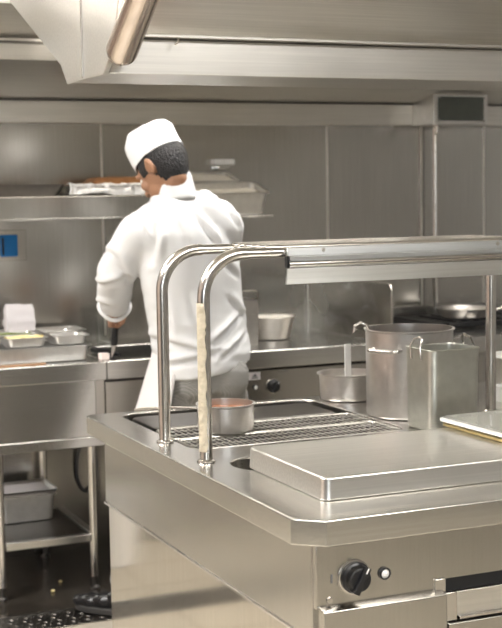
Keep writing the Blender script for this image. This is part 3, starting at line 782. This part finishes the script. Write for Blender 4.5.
#PERSON
# ------------------------------------------------------------------ the cook
PB = (1.70, 4.43, 0.0)
HD = Vector((1.618, 4.455, 1.576))                    # head centre
hy_, hp_ = math.radians(27), math.radians(33)
f0 = Vector((-math.sin(hy_), math.cos(hy_), 0)); hr = Vector((math.cos(hy_), math.sin(hy_), 0))
hf = f0 * math.cos(hp_) - Vector((0, 0, 1)) * math.sin(hp_); hu = hr.cross(hf)
HR = Matrix((hr, hf, hu)).transposed()
def hl(x, y, z): return HD + HR @ Vector((x, y, z))
def hand(b, W, d, n, side, curl, sc=1.0):
    """wrist W, pointing d, palm towards n; side = +1 puts the thumb on the l side"""
    d = d.normalized(); n = (n - d * n.dot(d)).normalized(); l = d.cross(n) * side
    K = []
    for i, (off, ln, r) in enumerate(((.029, .078, .0098), (.0105, .088, .0102), (-.0095, .08, .0098), (-.027, .062, .0086))):
        k = W + (d * (.083 - (.006 if i in (0, 2) else .016 if i == 3 else 0)) + l * off) * sc
        b.capsule(W + l * off * .5 * sc, k, .0145 * sc, .0115 * sc)
        p = k; dv = d.copy()
        for j, fr in enumerate((.46, .3, .24)):
            a = curl[j] + .06 * i
            dv = (dv * math.cos(a) + (n if j == 0 else nn) * math.sin(a)).normalized()
            nn = (n - dv * n.dot(dv)); nn = dv.cross(l).normalized() * (1 if dv.cross(l).dot(n) > 0 or j > 0 else -1)
            lax = d.cross(n).normalized(); nn = lax.cross(dv).normalized()
            q = p + dv * ln * fr * sc
            b.capsule(p, q, r * (1 - .08 * j) * sc, r * (.92 - .08 * j) * sc); p = q
    t0 = W + (d * .018 + l * .02 + n * .008) * sc; t1 = t0 + (d * .034 + l * .022 + n * .016) * sc
    t2 = t1 + (d * .028 + l * .004 + n * .016) * sc; t3 = t2 + (d * .018 - l * .004 + n * .014) * sc
    for a_, b_, r0, r1 in ((t0, t1, .015, .0125), (t1, t2, .0125, .0105), (t2, t3, .0105, .0085)): b.capsule(a_, b_, r0 * sc, r1 * sc)
LW, RW = Vector((1.507, 4.70, 1.068)), Vector((1.76, 4.715, 1.02))
LS, LE = Vector((1.52, 4.425, 1.36)), Vector((1.452, 4.50, 1.222))
RS, RE = Vector((1.81, 4.405, 1.365)), Vector((1.845, 4.52, 1.11))
Ld = Vector((.08, .9, -.5)); Rd = Vector((-.2, .9, -.45))
b = MB()
b.ball(hl(0, -.004, .012), (.076, .096, .105), 28, 18, HR); b.ball(hl(0, .03, -.052), (.058, .062, .07), 24, 14, HR)
b.ball(hl(0, .068, -.088), (.026, .024, .02), 16, 10, HR)                     # chin
b.capsule(hl(0, .09, .0), hl(0, .108, -.034), .009, .014); b.ball(hl(-.012, .1, -.037), .009, 10, 8); b.ball(hl(.012, .1, -.037), .009, 10, 8)
b.capsule(hl(-.02, .088, -.062), hl(.02, .088, -.062), .0075, .0075); b.capsule(hl(-.016, .087, -.07), hl(.016, .087, -.07), .008, .008)
b.capsule(hl(-.045, .082, .018), hl(.045, .082, .018), .0095, .0095)           # brow
for s_ in (-1, 1):
    b.ball(hl(s_ * .045, .062, -.03), (.022, .022, .02), 12, 8)
    pts = [hl(s_ * (.077 + .012 * (1 - abs(k - 4) / 5.)), -.012 - .016 * math.sin(PI * k / 8) + .006 * math.cos(PI * k / 8), .03 - .062 * k / 8) for k in range(9)]
    b.tube(pts, [.006, .008, .009, .009, .009, .0085, .008, .008, .0075], 10)
    b.ball(hl(s_ * .079, -.008, .0), (.008, .016, .026), 12, 8, HR)
NB = Vector((1.642, 4.43, 1.42))
b.capsule(NB, hl(0, -.02, -.06), .058, .050)
b.capsule(NB, Vector((1.70, 4.42, 1.22)), .075, .10); b.capsule(Vector((1.70, 4.42, 1.22)), Vector((1.735, 4.43, .93)), .105, .11)
b.capsule(LS, NB, .045, .055); b.capsule(RS, NB, .045, .055)
for S_, E_, W_ in ((LS, LE, LW), (RS, RE, RW)):
    b.capsule(S_, E_, .046, .038); b.capsule(E_, W_, .037, .026)
hand(b, LW, Ld, Vector((.95, -.1, -.15)), 1 if Ld.cross(Vector((.95, -.1, -.15))).z > 0 else -1, (1.15, 1.25, .9))
hand(b, RW, Rd, Vector((-.3, -.3, -1)), 1 if Rd.cross(Vector((-.3, -.3, -1))).x < 0 else -1, (.35, .45, .3))
LH, LK, LA = Vector((1.655, 4.44, .87)), Vector((1.585, 4.49, .48)), Vector((1.475, 4.515, .10))
RH, RK, RA = Vector((1.805, 4.42, .87)), Vector((1.81, 4.46, .48)), Vector((1.81, 4.43, .10))
for H_, K_, A_ in ((LH, LK, LA), (RH, RK, RA)):
    b.capsule(H_, K_, .078, .052); b.capsule(K_, A_, .05, .036)
LF, RF = Vector((-.62, .60, 0)).normalized(), Vector((.12, .99, 0)).normalized()
for A_, F_ in ((LA, LF), (RA, RF)):
    b.capsule(A_, Vector((A_.x, A_.y, .05)), .036, .032); b.capsule(Vector((A_.x, A_.y, .045)), Vector((A_.x, A_.y, .035)) + F_ * .12, .03, .022)
body = remesh(b.build('person', M_SKIN, base=PB), .0046, 4, .5)
tag(body, 'cook in white jacket and hat seen from behind, cutting at the counter', 'person')
for s_ in (-1, 1):
    MB().ball(hl(s_ * .032, .076, .0), .0115, 14, 10).build('eye', M_WHITEP, body)
# hair
m = MB(); m.ball((0, 0, 0), 1., 64, 40)
def hairline(x, y): return -.012 if y > .03 else (-.094 + .012 * math.sin(abs(x) * 60) if y < -.022 else -.01 - .05 * max(0, min(1, (-.0 - y) / .022)))
bad = [f for f in m.b.faces for c in [f.calc_center_median()] if (c.y * .102 > .046 and c.z < .35) or c.z * .112 + .012 < hairline(c.x * .081, c.y * .102) or c.z > .75]
bmesh.ops.delete(m.b, geom=bad, context='FACES')
for v in m.b.verts:
    tz = 1 - .12 * max(0, -v.co.z)
    p = Vector((v.co.x * .0815 * tz, v.co.y * .1035 * tz - .004, v.co.z * .112 + .012))
    p *= 1 + .02 * noise.noise(p * 130)
    v.co = hl(*p)
hair = m.build('hair', M_HAIR, body)
sd = hair.modifiers.new('s', 'SOLIDIFY'); sd.thickness = .007; sd.offset = -1
# hat
m = MB(); rings = []; seg = 72
prof = [(.089, .040), (.0905, .043), (.091, .075), (.0915, .115), (.0895, .130), (.083, .138), (.065, .146), (.04, .151), (.0, .153)]
for k, (r, z) in enumerate(prof):
    ring = []
    for i in range(seg if r else 1):
        a = 2 * PI * i / seg; x, y = r * .925 * math.cos(a), r * 1.12 * math.sin(a)
        zz = z + (.006 * math.cos(a * 2) + .022 * y / .1 * -1 * 0 if k > 2 else 0)
        p = Vector((x, y - .003, zz))
        if k >= 3: p.z += .012 * noise.noise(Vector((x, y, 0)) * 18) + (.010 * math.exp(-((x - .01) / .02) ** 2) if k > 4 else 0)
        p += Vector((noise.noise(p * 30), noise.noise(p * 30 + Vector((4, 0, 0))), 0)) * .003
        ring.append(m.b.verts.new(hl(*p)))
    rings.append(ring)
for a_, b_ in zip(rings, rings[1:]):
    for k in range(seg):
        l = (k + 1) % seg
        if len(b_) == 1: m.b.faces.new((a_[k], a_[l], b_[0]))
        else: m.b.faces.new((a_[k], a_[l], b_[l], b_[k]))
hat = m.build('cook_hat', M_HAT, body, angle=60); sd = hat.modifiers.new('s', 'SOLIDIFY'); sd.thickness = .003; sd.offset = -1
hat['label'] = 'white pillbox cook hat'
# jacket
def loft(m, rings, seg=40, phi=.22, ex=2.3):
    R_ = []
    for z, cx, cy, hx, hy, tilt in rings:
        ring = []
        for i in range(seg):
            a = 2 * PI * i / seg; c_, s_ = math.cos(a), math.sin(a)
            x = hx * math.copysign(abs(c_) ** (2 / ex), c_); y = hy * math.copysign(abs(s_) ** (2 / ex), s_)
            ring.append(m.b.verts.new((cx + x * math.cos(phi) - y * math.sin(phi), cy + x * math.sin(phi) + y * math.cos(phi), z + tilt * x)))
        R_.append(ring)
    for a_, b_ in zip(R_, R_[1:]):
        for k in range(seg):
            l = (k + 1) % seg; m.b.faces.new((a_[k], a_[l], b_[l], b_[k]))
    m.b.faces.new(R_[0][::-1]); m.b.faces.new(R_[-1])
m = MB()
loft(m, [(.873, 1.737, 4.425, .170, .150, .17), (.92, 1.738, 4.425, .172, .150, .15), (1.0, 1.726, 4.425, .172, .142, .08), (1.1, 1.711, 4.42, .177, .136, .02),
         (1.2, 1.698, 4.415, .183, .136, 0), (1.29, 1.69, 4.412, .182, .130, 0), (1.35, 1.676, 4.412, .176, .118, 0), (1.40, 1.662, 4.416, .145, .100, -.02),
         (1.435, 1.652, 4.42, .105, .085, 0), (1.47, 1.645, 4.425, .076, .074, 0)])
m.capsule(LS + Vector((-.005, 0, -.01)), LE, .078, .068); m.capsule(LE, LE.lerp(LW, .5), .066, .063); m.capsule(LE.lerp(LW, .5), LE.lerp(LW, .76), .064, .058)
m.capsule(RS + Vector((0, 0, -.012)), RE, .078, .06); m.capsule(RE, RE.lerp(RW, .98), .06, .05)
m.capsule(LS + Vector((.01, 0, .0)), Vector((1.605, 4.42, 1.425)), .072, .064); m.capsule(RS, Vector((1.735, 4.415, 1.425)), .08, .078)
jk = remesh(m.build('cook_jacket', M_CLOTH, body), .0075, 7, .5)
jk['label'] = 'long-sleeved white cook jacket'
def pw(px, py): return Vector((1.430 + (px - 122) * .00361, 1.396 - (py - 222) * .00345))
folds = [((152, 226), (148, 262), .011, .010), ((224, 202), (238, 230), .008, .009), ((232, 198), (244, 224), .006, .008), ((194, 220), (212, 250), .007, .011), ((170, 214), (177, 252), .004, .012),
         ((150, 338), (200, 356), .008, .010), ((160, 366), (210, 352), .007, .010), ((203, 345), (240, 318), .009, .010), ((210, 360), (246, 338), .008, .009), ((222, 300), (243, 322), .006, .011), ((215, 262), (238, 282), .004, .012),
         ((118, 262), (142, 287), .007, .010), ((106, 288), (136, 278), .006, .009), ((102, 302), (134, 310), .007, .007), ((110, 245), (128, 268), .005, .011), ((137, 212), (150, 246), .003, .004), ((157, 300), (163, 340), .006, .012), ((178, 290), (190, 330), .004, .014),
         ((150, 200), (165, 208), .004, .010), ((200, 185), (215, 200), .003, .010)]
FD = [(pw(*a), pw(*b_), am, wd_) for a, b_, am, wd_ in folds]
nv = []
for v in jk.data.vertices:
    p = v.co + Vector(PB); no = v.normal; q = Vector((p.x, p.z)); d = 0.
    if no.y < .35:
        for a, b_, am, wd_ in FD:
            ab = b_ - a; t = max(0, min(1, (q - a).dot(ab) / ab.length_squared)); r_ = q - (a + ab * t); ds = r_.length
            sg_ = math.sin(PI * min(1, max(.0, .08 + .84 * t)))
            side = 1 if (ab.x * r_.y - ab.y * r_.x) > 0 else -1
            d += 1.9 * sg_ * am * (-math.exp(-(ds / wd_) ** 2) + .75 * math.exp(-((ds - side * 1.9 * wd_) / (1.3 * wd_)) ** 2))
    low = max(0, min(1, (1.18 - p.z) / .25))
    d += .0035 * noise.noise(Vector((p.x * 14, p.y * 14, p.z * 9))) + .005 * low * noise.noise(Vector((p.x * 10 + p.z * 14, p.y * 12, p.z * 34)))
    nv.append(v.co + no * d)
for v, c_ in zip(jk.data.vertices, nv): v.co = c_
cf = MB(); ax = (LW - LE).normalized()
c0 = LE.lerp(LW, .88); q_ = ax.to_track_quat('Z', 'Y').to_matrix()
cf.tube([c0 + q_ @ Vector((.056 * math.cos(a), .056 * math.sin(a), .006 * math.sin(3 * a))) for a in [2 * PI * i / 28 for i in range(28)]], .0075, 8, closed=True)
cf.build('sleeve_cuff', M_CLOTH, jk)
# collar
m = MB(); R_ = []; cen0 = Vector((1.652, 4.424, 1.455)); cen1 = Vector((1.650, 4.428, 1.536)); tl = Matrix.Rotation(math.radians(-36), 3, Vector((.9, .45, 0)))
tl2 = Matrix.Rotation(math.radians(-10), 3, Vector((.9, .45, 0)))
for k in range(6):
    t = k / 5; c_ = cen0.lerp(cen1, t); r = .079 - .017 * t - (.003 if k == 5 else 0)
    R_.append([m.b.verts.new(c_ + (tl if k > 1 else tl2) @ Vector((r * math.cos(2 * PI * i / 36), r * .98 * math.sin(2 * PI * i / 36), 0))) for i in range(36)])
for a_, b_ in zip(R_, R_[1:]):
    for i in range(36): m.b.faces.new((a_[i], a_[(i + 1) % 36], b_[(i + 1) % 36], b_[i]))
cl = m.build('collar', M_CLOTH, jk, angle=60); sd = cl.modifiers.new('s', 'SOLIDIFY'); sd.thickness = .004
# trousers
m = MB()
loft(m, [(.80, 1.735, 4.425, .150, .128, 0), (.88, 1.738, 4.425, .155, .135, 0), (.97, 1.735, 4.425, .148, .125, 0)])
m.capsule(Vector((1.665, 4.43, .83)), LK, .098, .076); m.capsule(LK, LA + Vector((0, 0, .03)), .076, .066)
m.capsule(Vector((1.80, 4.42, .83)), RK, .098, .076); m.capsule(RK, RA + Vector((0, 0, .03)), .076, .066)
m.ball((1.685, 4.352, .85), (.08, .062, .085)); m.ball((1.80, 4.345, .85), (.08, .065, .085))
tr_ = remesh(m.build('trousers', M_TROUSER, body), .009, 6, .5)
for v in tr_.data.vertices:
    p = v.co + Vector(PB); v.co += v.normal * (.006 * noise.noise(Vector((p.x * 9 + p.z * 10, p.y * 9, p.z * 22))))
tr_['label'] = 'grey checked trousers'
# apron
m = MB(); G = []
for j in range(25):
    t = j / 24; z = .97 - .53 * t; row = []
    for i in range(41):
        u = i / 40; a = math.radians(228) - math.radians(228) * u      # from the left back round the front to the right
        flare = .03 * t
        rx = .152 + .13 * t + .01 * math.sin(a * 7) * t; ry = .135 + .07 * t
        cx, cy = 1.725 - .03 * t, 4.43 + .02 * t
        x = cx + rx * math.cos(a); y = cy + ry * math.sin(a)
        if y > 4.70: y = 4.70
        row.append(m.b.verts.new((x, y, z + .004 * math.sin(a * 5))))
    G.append(row)
for j in range(24):
    for i in range(40): m.b.faces.new((G[j][i], G[j][i + 1], G[j + 1][i + 1], G[j + 1][i]))
ap = m.build('apron', M_APRON, body, angle=70); ap['label'] = 'white waist apron'
sd = ap.modifiers.new('s', 'SOLIDIFY'); sd.thickness = .003
# shoes
for A_, F_ in ((LA, LF), (RA, RF)):
    S_ = Vector((-F_.y, F_.x, 0)); o0 = Vector((A_.x, A_.y, 0))
    m = MB()
    for t, w_, z_, rz in ((-.06, .036, .052, .045), (-.02, .042, .05, .05), (.04, .044, .045, .043), (.09, .048, .04, .036), (.14, .046, .036, .03), (.175, .036, .033, .026)):
        m.ball(o0 + F_ * t + Vector((0, 0, z_)), (w_, .05, rz), 18, 12, Matrix((S_, F_, Vector((0, 0, 1)))).transposed())
    m.capsule(o0 + Vector((0, 0, .05)), o0 + Vector((0, 0, .095)), .05, .046)
    sh = remesh(m.build('shoe', M_SHOE, body), .006, 5, .5)
    pts = []
    for i in range(32):
        a = 2 * PI * i / 32; c_, s_ = math.cos(a), math.sin(a)
        w_ = .052 + .003 * c_
        p = o0 + F_ * (.06 + .152 * c_) + S_ * (w_ * s_ * (1 - .12 * max(0, -c_))); pts.append((p.x, p.y))
    MB().prism(pts, 'Z', .0006, .024).build('shoe_sole', M_SOLE, sh, .004)
# knife in the left hand
KH = LW + Ld.normalized() * .078 + Vector((.020, -.004, -.012))
kn = thing('kitchen_knife', tuple(KH), 'black-handled knife held upright in the left hand of the cook', 'knife')
m = MB(); k1 = KH + Vector((0, 0, .04)); k2 = KH + Vector((-.008, .004, -.085))
m.tube([k1, k1.lerp(k2, .15), k1.lerp(k2, .5), k1.lerp(k2, .85), k2], [.010, .0125, .012, .0135, .011], 12); m.build('handle', M_BLACK, kn)
k3 = Vector((k2.x - .008, k2.y + .004, .887)); m = MB(); m.prism([(k2.x - .009, k2.z + .005), (k2.x + .009, k2.z + .005), (k3.x + .007, k3.z + .02), (k3.x - .004, k3.z)], 'Y', k2.y - .001, k2.y + .001); m.build('blade', S_PIPE, kn)
#ENDPERSON
# ------------------------------------------------------------------ camera
cam = bpy.data.cameras.new('camera'); co = bpy.data.objects.new('camera', cam); C.objects.link(co)
F, P, YW, RO = 1359.37, .0916186, -.4109208, -.0152545
fw = Vector((-math.sin(YW) * math.cos(P), math.cos(YW) * math.cos(P), -math.sin(P)))
rt = Vector((math.cos(YW), math.sin(YW), 0)); upv = rt.cross(fw)
r2_ = rt * math.cos(RO) + upv * math.sin(RO); u2_ = -rt * math.sin(RO) + upv * math.cos(RO)
M = Matrix((r2_, u2_, -fw)).transposed().to_4x4(); M.translation = Vector((0, 0, 1.5))
co.matrix_world = M
cam.sensor_fit = 'HORIZONTAL'; cam.sensor_width = 36.; cam.lens = F / 502 * 36
cam.dof.use_dof = True; cam.dof.focus_distance = 2.95; cam.dof.aperture_fstop = 9.
cam.clip_start = .05
SC.camera = co
w = bpy.data.worlds.new('world'); SC.world = w; w.use_nodes = True
w.node_tree.nodes['Background'].inputs[0].default_value = (.9, .85, .78, 1); w.node_tree.nodes['Background'].inputs[1].default_value = .3
SC.view_settings.view_transform = 'Standard'; SC.view_settings.look = 'None'; SC.view_settings.gamma = 1
SC.view_settings.exposure = 0.03
